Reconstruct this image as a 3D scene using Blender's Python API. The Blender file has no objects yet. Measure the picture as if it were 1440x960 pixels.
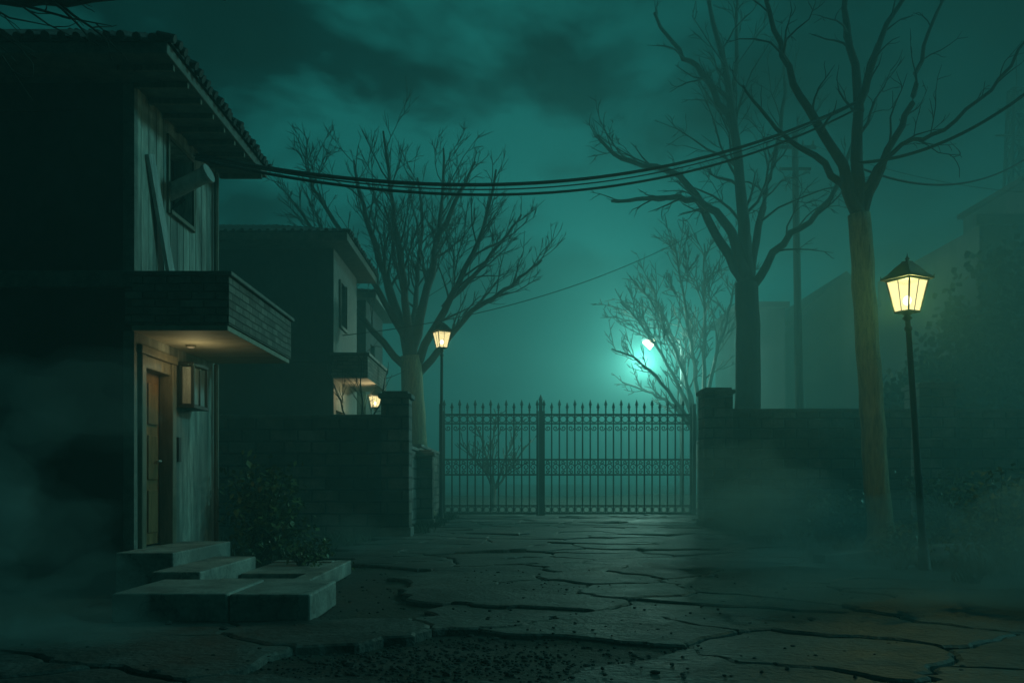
import bpy, math, random
import numpy as np
from mathutils import Vector, Matrix, noise as mnoise
random.seed(7)
sc = bpy.context.scene
sc.view_settings.view_transform = 'Standard'
sc.view_settings.look = 'None'
sc.view_settings.exposure = 0
COL = sc.collection

# ------------------------------------------------------------ helpers
class MB:
    def __init__(s): s.v=[]; s.f=[]
    def box(s,x0,x1,y0,y1,z0,z1):
        b=len(s.v)
        s.v += [(x0,y0,z0),(x1,y0,z0),(x1,y1,z0),(x0,y1,z0),(x0,y0,z1),(x1,y0,z1),(x1,y1,z1),(x0,y1,z1)]
        s.f += [tuple(b+i for i in q) for q in ((0,3,2,1),(4,5,6,7),(0,1,5,4),(1,2,6,5),(2,3,7,6),(3,0,4,7))]
        return s
    def quad(s,a,b,c,d):
        n=len(s.v); s.v+=[tuple(a),tuple(b),tuple(c),tuple(d)]; s.f.append((n,n+1,n+2,n+3))
    def tube(s,path,radii,sides=6,cap=True):
        path=[Vector(p) for p in path]; n=len(path); base=len(s.v)
        up=Vector((0.13,0.21,1)).normalized()
        for i,p in enumerate(path):
            t=(path[min(i+1,n-1)]-path[max(i-1,0)])
            if t.length<1e-6: t=Vector((0,0,1))
            t.normalize()
            a=t.cross(up)
            if a.length<0.15: a=t.cross(Vector((1,0,0)))
            a.normalize(); b=t.cross(a)
            r=radii[i] if hasattr(radii,'__len__') else radii
            for k in range(sides):
                an=2*math.pi*k/sides
                q=p+a*(r*math.cos(an))+b*(r*math.sin(an)); s.v.append((q.x,q.y,q.z))
        for i in range(n-1):
            for k in range(sides):
                k2=(k+1)%sides
                s.f.append((base+i*sides+k,base+i*sides+k2,base+(i+1)*sides+k2,base+(i+1)*sides+k))
        if cap:
            s.f.append(tuple(base+k for k in range(sides-1,-1,-1)))
            s.f.append(tuple(base+(n-1)*sides+k for k in range(sides)))
        return s
    def obj(s,name,mat,parent=None,bevel=0,smooth=False,xf=None):
        me=bpy.data.meshes.new(name); me.from_pydata(s.v,[],s.f); me.update()
        if xf is not None: me.transform(xf)
        ob=bpy.data.objects.new(name,me); COL.objects.link(ob)
        if mat: me.materials.append(mat)
        if parent: ob.parent=parent
        if smooth:
            for p in me.polygons: p.use_smooth=True
        if bevel:
            m=ob.modifiers.new('bevel','BEVEL'); m.width=bevel; m.segments=2; m.limit_method='ANGLE'
        return ob
def empty(name):
    e=bpy.data.objects.new(name,None); COL.objects.link(e); return e

class NT:
    def __init__(s,nt): s.nt=nt; s.n=nt.nodes; s.l=nt.links
    def new(s,t,**k):
        nd=s.n.new(t)
        for a,b in k.items(): setattr(nd,a,b)
        return nd
    def link(s,a,b): s.l.new(a,b)
    def math(s,op,a,b=None,clamp=False):
        nd=s.new('ShaderNodeMath',operation=op); nd.use_clamp=clamp
        for i,x in enumerate((a,b)):
            if x is None: continue
            if isinstance(x,(int,float)): nd.inputs[i].default_value=x
            else: s.link(x,nd.inputs[i])
        return nd.outputs[0]
    def ramp(s,fac,stops):
        nd=s.new('ShaderNodeValToRGB'); el=nd.color_ramp.elements
        while len(el)<len(stops): el.new(0.5)
        for e,(p,c) in zip(el,stops):
            e.position=p; e.color=(c[0],c[1],c[2],1) if hasattr(c,'__len__') else (c,c,c,1)
        s.link(fac,nd.inputs[0]); return nd.outputs[0]
    def mix(s,fac,a,b,mode='MIX'):
        nd=s.new('ShaderNodeMix',data_type='RGBA',blend_type=mode)
        for i,x in ((0,fac),(6,a),(7,b)):
            if isinstance(x,(int,float)): nd.inputs[i].default_value=x if i==0 else (x,x,x,1)
            elif isinstance(x,tuple): nd.inputs[i].default_value=(*x,1)
            else: s.link(x,nd.inputs[i])
        return nd.outputs[2]

def mat_surface(name,c1,c2,scale=3,rough=0.8,bump=0.3,stretch=(1,1,1),c3=None,brick=None,crack=0,metal=0,rough_var=0.1,bdist=0.02):
    m=bpy.data.materials.new(name); m.use_nodes=True; t=NT(m.node_tree)
    bs=t.n['Principled BSDF']
    tc=t.new('ShaderNodeTexCoord'); mp=t.new('ShaderNodeMapping'); mp.inputs['Scale'].default_value=stretch
    t.link(tc.outputs['Object'],mp.inputs['Vector'])
    n1=t.new('ShaderNodeTexNoise'); n1.inputs['Scale'].default_value=scale; n1.inputs['Detail'].default_value=6; n1.inputs['Roughness'].default_value=0.68
    t.link(mp.outputs[0],n1.inputs['Vector'])
    n2=t.new('ShaderNodeTexNoise'); n2.inputs['Scale'].default_value=scale*9; n2.inputs['Detail'].default_value=3
    t.link(mp.outputs[0],n2.inputs['Vector'])
    f=t.math('ADD',t.math('MULTIPLY',n1.outputs['Fac'],0.7),t.math('MULTIPLY',n2.outputs['Fac'],0.3))
    col=t.ramp(f,[(0.36,c1),(0.62,c2)])
    if c3:
        n3=t.new('ShaderNodeTexNoise'); n3.inputs['Scale'].default_value=scale*0.35; n3.inputs['Detail'].default_value=4
        t.link(mp.outputs[0],n3.inputs['Vector'])
        mk=t.ramp(n3.outputs['Fac'],[(0.47,0.0),(0.6,1.0)])
        col=t.mix(mk,col,c3)
    h=f
    if brick:
        sx=t.new('ShaderNodeSeparateXYZ'); t.link(tc.outputs['Object'],sx.inputs[0])
        cb=t.new('ShaderNodeCombineXYZ'); t.link(t.math('ADD',sx.outputs[0],sx.outputs[1]),cb.inputs[0]); t.link(sx.outputs[2],cb.inputs[1])
        wb=t.new('ShaderNodeVectorMath',operation='ADD'); t.link(cb.outputs[0],wb.inputs[0])
        wn=t.new('ShaderNodeTexNoise'); wn.inputs['Scale'].default_value=2.2; wn.inputs['Detail'].default_value=1; t.link(tc.outputs['Object'],wn.inputs['Vector'])
        ws=t.new('ShaderNodeVectorMath',operation='SCALE'); t.link(wn.outputs['Color'],ws.inputs[0]); ws.inputs['Scale'].default_value=0.03
        t.link(ws.outputs[0],wb.inputs[1])
        br=t.new('ShaderNodeTexBrick'); br.inputs['Scale'].default_value=1
        br.inputs['Brick Width'].default_value=brick[0]; br.inputs['Row Height'].default_value=brick[1]
        br.inputs['Mortar Size'].default_value=brick[2]; br.inputs['Mortar Smooth'].default_value=0.3
        br.inputs['Color1'].default_value=(0.55,0.55,0.55,1); br.inputs['Color2'].default_value=(1.4,1.4,1.4,1); br.inputs['Mortar'].default_value=(0.2,0.2,0.2,1)
        t.link(wb.outputs[0],br.inputs['Vector'])
        col=t.mix(1.0,col,br.outputs['Color'],'MULTIPLY')
        h=t.math('SUBTRACT',t.math('MULTIPLY',f,0.6),t.math('MULTIPLY',br.outputs['Fac'],0.9))
    if crack:
        vo=t.new('ShaderNodeTexVoronoi',feature='DISTANCE_TO_EDGE'); vo.inputs['Scale'].default_value=crack
        wb=t.new('ShaderNodeVectorMath',operation='ADD'); t.link(tc.outputs['Object'],wb.inputs[0])
        ws=t.new('ShaderNodeVectorMath',operation='SCALE'); t.link(n1.outputs['Color'],ws.inputs[0]); ws.inputs['Scale'].default_value=0.9
        t.link(ws.outputs[0],wb.inputs[1]); t.link(wb.outputs[0],vo.inputs['Vector'])
        col=t.mix(1.0,col,t.ramp(vo.outputs['Distance'],[(0.0,0.45),(0.015,1.0)]),'MULTIPLY')
    t.link(col,bs.inputs['Base Color'])
    rr=t.math('ADD',t.math('MULTIPLY',n1.outputs['Fac'],rough_var*2),rough-rough_var,clamp=True); t.link(rr,bs.inputs['Roughness'])
    bs.inputs['Metallic'].default_value=metal
    if bump:
        bp=t.new('ShaderNodeBump'); bp.inputs['Strength'].default_value=bump; bp.inputs['Distance'].default_value=bdist
        t.link(h,bp.inputs['Height']); t.link(bp.outputs[0],bs.inputs['Normal'])
    return m
def mat_emit(name,col,st,transp=0.0):
    m=bpy.data.materials.new(name); m.use_nodes=True; t=NT(m.node_tree); t.n.remove(t.n['Principled BSDF'])
    out=t.n['Material Output']; e=t.new('ShaderNodeEmission'); e.inputs[0].default_value=(*col,1); e.inputs[1].default_value=st
    m.cycles.emission_sampling='NONE'
    if transp:
        tr=t.new('ShaderNodeBsdfTransparent'); mx=t.new('ShaderNodeMixShader'); mx.inputs[0].default_value=transp
        t.link(e.outputs[0],mx.inputs[1]); t.link(tr.outputs[0],mx.inputs[2]); t.link(mx.outputs[0],out.inputs[0])
    else: t.link(e.outputs[0],out.inputs[0])
    return m

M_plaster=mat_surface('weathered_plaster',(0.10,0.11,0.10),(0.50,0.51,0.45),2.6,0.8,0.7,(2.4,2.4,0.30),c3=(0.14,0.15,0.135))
M_dark=mat_surface('shade_dark_plaster',(0.015,0.017,0.017),(0.06,0.06,0.06),1.2,0.9,0.5,(1,1,0.6),c3=(0.012,0.012,0.012))  # plaster coloured darker to paint in the shade of unlit walls
M_trim=mat_surface('old_paint_trim',(0.07,0.08,0.07),(0.19,0.20,0.18),6,0.7,0.3)
M_brick=mat_surface('canopy_brick',(0.09,0.085,0.075),(0.24,0.22,0.19),5,0.85,0.9,brick=(0.26,0.085,0.010))
M_wallbrick=mat_surface('boundary_stone',(0.07,0.075,0.07),(0.24,0.24,0.225),2.5,0.85,1.0,brick=(0.6,0.26,0.026),c3=(0.07,0.08,0.055),bdist=0.05)
M_coping=mat_surface('coping_stone',(0.08,0.085,0.08),(0.2,0.205,0.19),4,0.85,0.5)
M_soffit=mat_surface('soffit_board',(0.22,0.20,0.15),(0.42,0.38,0.31),3,0.75,0.3,(1,4,1))
M_door=mat_surface('door_wood',(0.13,0.065,0.025),(0.33,0.18,0.08),4,0.5,0.3,(3,3,0.4))
M_frame=mat_surface('door_frame_wood',(0.08,0.07,0.05),(0.2,0.17,0.12),5,0.6,0.4,(3,3,0.5))
M_board=mat_surface('loose_board',(0.26,0.27,0.26),(0.5,0.52,0.5),4,0.8,0.4,(4,4,0.5))
M_tile=mat_surface('roof_tile',(0.03,0.03,0.03),(0.09,0.09,0.085),5,0.9,0.5)
M_black=mat_surface('dark_interior',(0.008,0.008,0.008),(0.012,0.012,0.012),2,1,0)
M_iron=mat_surface('wrought_iron',(0.006,0.006,0.007),(0.02,0.019,0.018),14,0.6,0.0,metal=0.2)
M_cable=mat_surface('cable_rubber',(0.008,0.008,0.008),(0.02,0.02,0.02),8,0.8,0)
M_metal=mat_surface('painted_metal',(0.3,0.31,0.30),(0.6,0.61,0.58),9,0.45,0.2,metal=0.1)
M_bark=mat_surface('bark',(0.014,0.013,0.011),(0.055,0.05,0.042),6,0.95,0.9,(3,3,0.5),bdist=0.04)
M_bark_lit=mat_surface('lit_bark',(0.09,0.09,0.05),(0.36,0.35,0.2),7,0.9,1.0,(3,3,0.45),bdist=0.05)  # trunk bark lightened, lamplight put into its colour; limbs keep the dark bark
M_step=mat_surface('step_stone',(0.12,0.13,0.12),(0.38,0.40,0.37),3,0.7,0.6,c3=(0.14,0.15,0.14),crack=0.7)
M_slab=mat_surface('flagstone',(0.016,0.018,0.017),(0.12,0.126,0.117),2.2,0.64,1.0,c3=(0.028,0.031,0.028),rough_var=0.25,bdist=0.06)
M_soil=mat_surface('wet_soil',(0.014,0.015,0.012),(0.05,0.05,0.042),3.5,0.75,1.0,c3=(0.025,0.03,0.018),bdist=0.05)
M_pebble=mat_surface('pebble',(0.012,0.013,0.012),(0.05,0.05,0.047),20,0.8,0.0)
M_leaf=mat_surface('leaf',(0.05,0.075,0.03),(0.14,0.2,0.07),5,0.5,0.0)
M_leaf_far=mat_surface('dark_leaf',(0.012,0.02,0.01),(0.04,0.055,0.025),5,0.8,0.0)
M_dry=mat_surface('dry_grass',(0.03,0.04,0.02),(0.08,0.1,0.045),5,0.8,0.0)
M_lglass=mat_emit('lantern_glass',(1.0,0.82,0.36),1.7,0.35)
M_bulb=mat_emit('bulb',(1.0,0.9,0.5),10.0)
M_bulb_far=mat_emit('white_bulb',(1.0,0.97,0.62),6.0)

# ------------------------------------------------------------ camera
cam=bpy.data.cameras.new('camera'); co=bpy.data.objects.new('camera',cam); COL.objects.link(co)
co.location=(0,0,1.15); co.rotation_euler=(math.radians(90),0,0)
cam.lens=32.5; cam.sensor_width=36; cam.shift_y=0.139; cam.clip_end=3000; sc.camera=co

# ------------------------------------------------------------ world
w=bpy.data.worlds.new('World'); sc.world=w; w.use_nodes=True; t=NT(w.node_tree)
bg=t.n['Background']
tc=t.new('ShaderNodeTexCoord'); sp=t.new('ShaderNodeSeparateXYZ'); t.link(tc.outputs['Generated'],sp.inputs[0])
base=t.ramp(sp.outputs[2],[(0.0,(0.001,0.085,0.083)),(0.2,(0.0008,0.066,0.067)),(0.36,(0.0005,0.035,0.039)),(0.55,(0.0003,0.017,0.020)),(1.0,(0.0003,0.013,0.016))])
def glow(d,k):
    d=Vector(d).normalized(); nd=t.new('ShaderNodeVectorMath',operation='DOT_PRODUCT'); t.link(tc.outputs['Generated'],nd.inputs[0]); nd.inputs[1].default_value=d
    return t.math('POWER',t.math('MAXIMUM',nd.outputs['Value'],0.0),k)
g1=t.mix(glow((0.12,1,0.12),75),(0,0,0),(0.012,0.42,0.36))
g2=t.mix(glow((0.03,1,0.18),10),(0,0,0),(0.001,0.062,0.058))
mp=t.new('ShaderNodeMapping'); mp.inputs['Scale'].default_value=(1.5,1.5,2.8); mp.inputs['Location'].default_value=(1.75,0.4,0.72); t.link(tc.outputs['Generated'],mp.inputs[0])
cn=t.new('ShaderNodeTexNoise'); cn.inputs['Scale'].default_value=2.5; cn.inputs['Detail'].default_value=5; cn.inputs['Roughness'].default_value=0.56; cn.inputs['Distortion'].default_value=0.2
t.link(mp.outputs[0],cn.inputs['Vector'])
cl=t.ramp(cn.outputs['Fac'],[(0.47,0.0),(0.60,1.0)])
cmask=glow((-0.14,1,0.42),20)
cl2=t.math('MULTIPLY',cl,t.math('ADD',t.math('MULTIPLY',cmask,1.0),0.05))
g3=t.mix(cl2,(0,0,0),(0.014,0.25,0.22))
dark=t.ramp(cn.outputs['Fac'],[(0.38,0.30),(0.58,1.1)])
azi=t.math('ADD',t.math('MULTIPLY',glow((0.0,1,0.2),8),0.85),0.16)
sky=t.new('ShaderNodeTexSky',sky_type='NISHITA'); sky.sun_disc=False; sky.sun_elevation=math.radians(26); sky.sun_rotation=math.radians(65)
skt=t.mix(1.0,sky.outputs[0],(0.00002,0.0008,0.0007),'MULTIPLY')
s1=t.mix(1.0,base,azi,'MULTIPLY'); s1=t.mix(1.0,s1,g2,'ADD'); s1=t.mix(1.0,s1,dark,'MULTIPLY'); s1=t.mix(1.0,s1,g1,'ADD'); s1=t.mix(1.0,s1,g3,'ADD'); s1=t.mix(1.0,s1,skt,'ADD')
t.link(s1,bg.inputs[0]); bg.inputs[1].default_value=0.42
sl=bpy.data.lights.new('moonlight','SUN'); sl.energy=0.85; sl.angle=math.radians(8); sl.color=(0.20,0.95,0.88)
so=bpy.data.objects.new('moonlight',sl); COL.objects.link(so)
so.rotation_euler=Vector((0.84,0.24,0.44)).to_track_quat('Z','Y').to_euler()

# ------------------------------------------------------------ fog
def vol_obj(name,mb,dens,color=(0.42,0.98,0.95),g=0.3,parent=None):
    m=bpy.data.materials.new(name); m.use_nodes=True; t=NT(m.node_tree); t.n.remove(t.n['Principled BSDF'])
    vs=t.new('ShaderNodeVolumeScatter'); vs.inputs['Color'].default_value=(*color,1); vs.inputs['Anisotropy'].default_value=g
    vs.inputs['Density'].default_value=dens
    ab=t.new('ShaderNodeVolumeAbsorption'); ab.inputs['Color'].default_value=(0.0,1,1,1); ab.inputs['Density'].default_value=dens*0.5
    ad=t.new('ShaderNodeAddShader'); t.link(vs.outputs[0],ad.inputs[0]); t.link(ab.outputs[0],ad.inputs[1])
    t.link(ad.outputs[0],t.n['Material Output'].inputs['Volume'])
    return mb.obj(name,m,parent),m
vol_obj('fog',MB().box(-90,90,-15,150,-0.5,15),0.0155)
bpy.ops.mesh.primitive_ico_sphere_add(subdivisions=4,radius=1.0); o=bpy.context.object
ICV=[v.co.copy() for v in o.data.vertices]; ICF=[tuple(p.vertices) for p in o.data.polygons]; bpy.data.objects.remove(o)
gm=empty('ground_mist'); rg=random.Random(79)
def puff(c,s,d):
    mb=MB(); sd=rg.uniform(0,50)
    for v in ICV:
        k=1+0.6*mnoise.noise(v*1.3+Vector((sd,0,0)))+0.3*mnoise.noise(v*2.9+Vector((0,sd,0)))
        mb.v.append((c[0]+v.x*s[0]*k,c[1]+v.y*s[1]*k,c[2]+v.z*s[2]*k))
    mb.f=list(ICF)
    vol_obj('mist_puff',mb,d,(0.62,0.99,0.97),0.0,gm)
for c,sp_,n,s0,d in (((-4.9,8.2,0.75),(0.45,0.4,0.45),7,0.85,0.26),((-3.35,6.6,0.0),(0.55,0.25,0.12),5,0.5,0.34),((4.2,8.2,0.15),(0.95,0.5,0.22),9,0.72,0.30),((3.5,12.8,0.4),(1.3,0.6,0.2),8,0.75,0.26),((-1.6,14.2,0.3),(0.6,0.4,0.12),3,0.6,0.24)):
    for i in range(n):
        s_=s0*rg.uniform(0.5,1.2)
        puff((c[0]+rg.gauss(0,sp_[0]),c[1]+rg.gauss(0,sp_[1]),c[2]+rg.gauss(0,sp_[2])),(s_*1.3,s_*0.8,s_*0.75),d)

# ------------------------------------------------------------ ground
def gh(x,y):
    z=0.0
    if y>37:
        k=min((y-37)/10,1)
        z+=k*(0.42+0.30*mnoise.noise(Vector((x*0.11,y*0.09,3)))*1.4)
        if y>56: z*=max(0,1-(y-56)/25)
    z+=0.035*mnoise.noise(Vector((x*0.7,y*0.7,0)))+0.012*mnoise.noise(Vector((x*3,y*3,5)))
    return z-0.015
xs=np.concatenate([np.linspace(-900,-60,8),np.linspace(-50,-9,18),np.arange(-8,12.01,0.22),np.linspace(13,50,18),np.linspace(60,900,8)])
ys=np.concatenate([np.linspace(-60,2,8),np.arange(3,16,0.2),np.arange(16,70,0.9),np.linspace(72,120,8),np.linspace(150,1500,8)])
mb=MB()
for y in ys:
    for x in xs: mb.v.append((float(x),float(y),gh(float(x),float(y))))
nx=len(xs)
for j in range(len(ys)-1):
    for i in range(nx-1): mb.f.append((j*nx+i,j*nx+i+1,(j+1)*nx+i+1,(j+1)*nx+i))
mb.obj('ground',M_soil,smooth=True)

rng=random.Random(3)
seeds=[]
yy=3.2; row=0
while yy<35:
    xx=-4.2+(row%2)*0.8
    while xx<7.8:
        sx=xx+rng.uniform(-0.55,0.55); sy=yy+rng.uniform(-0.36,0.36); seeds.append((sx,sy)); xx+=rng.uniform(1.3,2.6)
    yy+=0.8; row+=1
def clip(poly,px,py,nx_,ny_):
    out=[]
    for i in range(len(poly)):
        a=poly[i]; b=poly[(i+1)%len(poly)]
        da=(a[0]-px)*nx_+(a[1]-py)*ny_; db=(b[0]-px)*nx_+(b[1]-py)*ny_
        if da<=0: out.append(a)
        if da*db<0:
            k=da/(da-db); out.append((a[0]+(b[0]-a[0])*k,a[1]+(b[1]-a[1])*k))
    return out
mb=MB()
def in_pit(x,y):
    return ((x+0.5)/1.15)**2+((y-6.1)/0.7)**2<1
for (sx,sy) in seeds:
    if in_pit(sx,sy): continue
    edge_r=5.6+0.5*math.sin(sy*1.3) if sy<22 else 6.3
    if sx>edge_r or sx<-4.0 : continue
    if sx<-1.2 and 7.5<sy<12.2: continue
    if sx<-2.9 and sy>12: continue
    if sy>19 and sx<-2.2: continue
    poly=[(sx-1.9,sy-1.3),(sx+1.9,sy-1.3),(sx+1.9,sy+1.3),(sx-1.9,sy+1.3)]
    gap=rng.uniform(0.002,0.016)
    for (qx,qy) in seeds:
        dx,dy=qx-sx,qy-sy; d=math.hypot(dx,dy)
        if 0<d<4.2:
            poly=clip(poly,sx+dx/2-dx/d*gap,sy+dy/2-dy/d*gap,dx/d,dy/d)
            if len(poly)<3: break
    if len(poly)<3: continue
    pts=[]
    for i in range(len(poly)):
        a=poly[i]; b=poly[(i+1)%len(poly)]; L=math.hypot(b[0]-a[0],b[1]-a[1]); n=max(1,int(L/0.06)) if sy<16 else max(1,int(L/0.3))
        for k in range(n):
            x=a[0]+(b[0]-a[0])*k/n; y=a[1]+(b[1]-a[1])*k/n
            nv=mnoise.noise_vector(Vector((x*2.2,y*2.2,0))); nv1=mnoise.noise_vector(Vector((x*6,y*6,0)))
            nv2=mnoise.noise_vector(Vector((x*14,y*14,sx)))
            pts.append((x+nv.x*0.2+nv1.x*0.07+nv2.x*0.014,y+nv.y*0.17+nv1.y*0.06+nv2.y*0.012))
    cx=sum(p[0] for p in pts)/len(pts); cy=sum(p[1] for p in pts)/len(pts)
    h0=0.022+rng.uniform(0,0.022); tx=rng.uniform(-0.012,0.012); ty=rng.uniform(-0.016,0.016)
    if rng.random()<0.2: tx*=2.5; ty*=2.4; h0+=0.02
    H=lambda x,y:h0+(x-cx)*tx+(y-cy)*ty
    n=len(pts); b=len(mb.v)
    for (x,y) in pts: mb.v.append((x,y,-0.08))
    for (x,y) in pts: mb.v.append((x,y,H(x,y)-0.014))
    for (x,y) in pts:
        d=math.hypot(x-cx,y-cy); k=max(0,1-0.03/max(d,0.04)); x2=cx+(x-cx)*k; y2=cy+(y-cy)*k
        mb.v.append((x2,y2,H(x2,y2)))
    for i in range(n):
        j=(i+1)%n
        mb.f.append((b+i,b+j,b+n+j,b+n+i)); mb.f.append((b+n+i,b+n+j,b+2*n+j,b+2*n+i))
    mb.f.append(tuple(b+2*n+i for i in range(n)))
mb.obj('flagstone_path',M_slab)
mb=MB()
def rock(mb,x,y,z,r,rg):
    b=len(mb.v); phi=(1+5**.5)/2
    vs=[(-1,phi,0),(1,phi,0),(-1,-phi,0),(1,-phi,0),(0,-1,phi),(0,1,phi),(0,-1,-phi),(0,1,-phi),(phi,0,-1),(phi,0,1),(-phi,0,-1),(-phi,0,1)]
    fs=[(0,11,5),(0,5,1),(0,1,7),(0,7,10),(0,10,11),(1,5,9),(5,11,4),(11,10,2),(10,7,6),(7,1,8),(3,9,4),(3,4,2),(3,2,6),(3,6,8),(3,8,9),(4,9,5),(2,4,11),(6,2,10),(8,6,7),(9,8,1)]
    a=rg.uniform(0,6.28); ca,sa=math.cos(a),math.sin(a); ex=rg.uniform(.8,1.5); ez=rg.uniform(.4,.8)
    for v in vs:
        k=r/1.9*rg.uniform(.8,1.2); X=v[0]*k*ex; Y=v[1]*k; Z=v[2]*k*ez
        mb.v.append((x+X*ca-Y*sa,y+X*sa+Y*ca,z+Z))
    for f in fs: mb.f.append(tuple(b+i for i in f))
for i in range(2900):
    if i<1500: x=rng.gauss(-0.55,0.75); y=rng.gauss(6.1,0.6); z=gh(x,y)+0.004
    elif i<2400: x=rng.uniform(-4,9); y=rng.uniform(4.2,18); z=gh(x,y)+0.004
    else: x=rng.gauss(0.5,1.8); y=rng.uniform(5,12); z=0.034
    r=rng.uniform(0.005,0.017)*(1.9 if rng.random()<0.06 else 1)
    rock(mb,x,y,z,r,rng)
mb.obj('gravel',M_pebble)

def panel(mb,o,u,n,U,Z,openings,depth):
    o=Vector(o);u=Vector(u);n=Vector(n)
    us=sorted({0,U,*[a for q in openings for a in q[:2]]}); zs=sorted({0,Z,*[a for q in openings for a in q[2:]]})
    P=lambda a,z,d=0:o+u*a+Vector((0,0,z))-n*d
    for i in range(len(us)-1):
        for j in range(len(zs)-1):
            a,b,c,d=us[i],us[i+1],zs[j],zs[j+1]
            if any(q[0]<=a and b<=q[1] and q[2]<=c and d<=q[3] for q in openings): continue
            mb.quad(P(a,c),P(b,c),P(b,d),P(a,d))
    for (a,b,c,d) in openings:
        mb.quad(P(a,c),P(a,d),P(a,d,depth),P(a,c,depth)); mb.quad(P(b,c),P(b,d),P(b,d,depth),P(b,c,depth))
        mb.quad(P(a,c),P(b,c),P(b,c,depth),P(a,c,depth)); mb.quad(P(a,d),P(b,d),P(b,d,depth),P(a,d,depth))

def hip_roof(parent,x0,x1,y0,y1,z,th,rise,tile=0.17,tr=0.06):
    ins=min(x1-x0,y1-y0)/2
    MB().box(x0,x1,y0,y1,z,z+th).obj('eave_fascia',M_trim,parent,0.01)
    mb=MB(); e=0.03; a=[(x0-e,y0-e),(x1+e,y0-e),(x1+e,y1+e),(x0-e,y1+e)]
    b=[(x0+ins,y0+ins),(x1-ins,y0+ins),(x1-ins,y1-ins),(x0+ins,y1-ins)]
    zb=z+th+0.003
    A=[(p[0],p[1],zb) for p in a]; A2=[(p[0],p[1],zb+0.03) for p in a]; B=[(p[0],p[1],zb+rise) for p in b]
    for i in range(4):
        j=(i+1)%4; mb.quad(A[i],A[j],A2[j],A2[i]); mb.quad(A2[i],A2[j],B[j],B[i])
    mb.quad(B[0],B[1],B[2],B[3])
    mb.obj('roof_slopes',M_tile,parent)
    mb=MB(); rg=random.Random(5)
    s=rise/ins
    yv=y0
    while yv<y1:
        L=min(ins,yv-y0+0.05,y1-yv+0.05); L=max(L,0.1); j=rg.uniform(-.02,.03); dz=rg.uniform(-.008,.012)
        mb.tube([(x1+e+0.04+j,yv,zb+0.02+dz),(x1-L,yv,zb+0.02+s*L)],[tr,tr*0.9],8)
        mb.tube([(x0-e-0.04,yv,zb+0.02),(x0+L,yv,zb+0.02+s*L)],[tr,tr*0.9],8); yv+=tile
    xv=x0
    while xv<x1:
        L=min(ins,xv-x0+0.05,x1-xv+0.05); L=max(L,0.1); j=rg.uniform(-.02,.03); dz=rg.uniform(-.008,.012)
        mb.tube([(xv,y0-e-0.04-j,zb+0.02+dz),(xv,y0+L,zb+0.02+s*L)],[tr,tr*0.9],8); xv+=tile
    mb.obj('roof_tiles',M_tile,parent,smooth=False)

# ============================================================ HOUSE 1
h1=empty('two_storey_house')
XW=-4.1; Y0,Y1=10.0,12.75
mb=MB()
door=(0.2,1.1,0.42,2.5); win=(1.02,1.84,4.42,5.26)
panel(mb,(XW,Y0,0),(0,1,0),(1,0,0),Y1-Y0,5.5,[door,win],0.22)
mb.obj('side_wall',M_plaster,h1)
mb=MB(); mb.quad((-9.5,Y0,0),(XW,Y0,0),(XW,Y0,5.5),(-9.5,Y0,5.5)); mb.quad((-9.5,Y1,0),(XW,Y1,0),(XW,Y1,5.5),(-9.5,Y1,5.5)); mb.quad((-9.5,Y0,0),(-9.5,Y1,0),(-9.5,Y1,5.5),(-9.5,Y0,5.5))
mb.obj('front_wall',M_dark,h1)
MB().box(-9.4,XW-0.225,Y0+0.01,Y1-0.01,0.01,5.48).obj('interior',M_black,h1)
mb=MB(); mb.box(XW-0.10,XW+0.025,Y0-0.025,Y0+0.07,3.44,5.47); mb.box(XW-0.10,XW+0.02,Y0-0.02,Y0+0.06,0.0,2.80); mb.obj('corner_trim',M_trim,h1,0.005)
mb=MB()
for k in range(12):
    y=Y0+0.22+k*0.22
    if y>Y1-.05: break
    top=4.36 if win[0]-.05<y-Y0<win[1]+.05 else 5.47
    mb.box(XW-0.01,XW+0.005,y-0.006,y+0.006,3.45,top)
mb.obj('upper_wall_battens',M_plaster,h1)
MB().box(-9.5,XW+0.02,Y0-0.09,Y0+0.02,3.26,3.44).obj('floor_band',M_trim,h1,0.01)
mb=MB(); mb.box(XW,XW+.03,Y0+win[0]-.05,Y0+win[0],4.37,5.31); mb.box(XW,XW+.03,Y0+win[1],Y0+win[1]+.05,4.37,5.31); mb.box(XW,XW+.05,Y0+win[0],Y0+win[1],4.37,4.42); mb.box(XW,XW+.03,Y0+win[0],Y0+win[1],5.26,5.31)
mb.obj('window_frame',M_frame,h1,0.005)
mb=MB(); mb.box(XW-.19,XW-.16,Y0+win[0]+.36,Y0+win[0]+.40,4.42,5.26); mb.box(XW-.19,XW-.16,Y0+win[0],Y0+win[1],4.86,4.89); mb.obj('window_bars',M_frame,h1)
hip_roof(h1,-10.2,-3.47,9.3,13.1,5.48,0.11,1.0,0.15,0.045)
mb=MB()
for k in range(9):
    y=9.55+k*0.42; mb.box(XW+0.02,-3.5,y,y+0.05,5.42,5.477)
mb.obj('rafter_ends',M_frame,h1)
mb=MB(); mb.box(XW-0.06,-3.04,9.93,12.72,2.86,3.38); mb.obj('canopy_parapet',M_brick,h1,0.006)
MB().box(XW-0.09,-3.0,9.89,12.76,3.383,3.43).obj('canopy_coping',M_trim,h1,0.01)
MB().box(XW+0.003,-3.06,9.95,12.70,2.80,2.857).obj('canopy_soffit',M_soffit,h1,0.005)
MB().box(XW-0.17,XW-0.12,10.26,11.04,0.45,2.44).obj('door_leaf',M_door,h1)
mb=MB()
for (a,b) in ((10.33,10.61),(10.69,10.97)):
    for (c,d) in ((0.58,1.08),(1.20,1.72),(1.84,2.32)): mb.box(XW-0.121,XW-0.098,a,b,c,d)
mb.obj('door_panels',M_door,h1,0.012)
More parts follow.
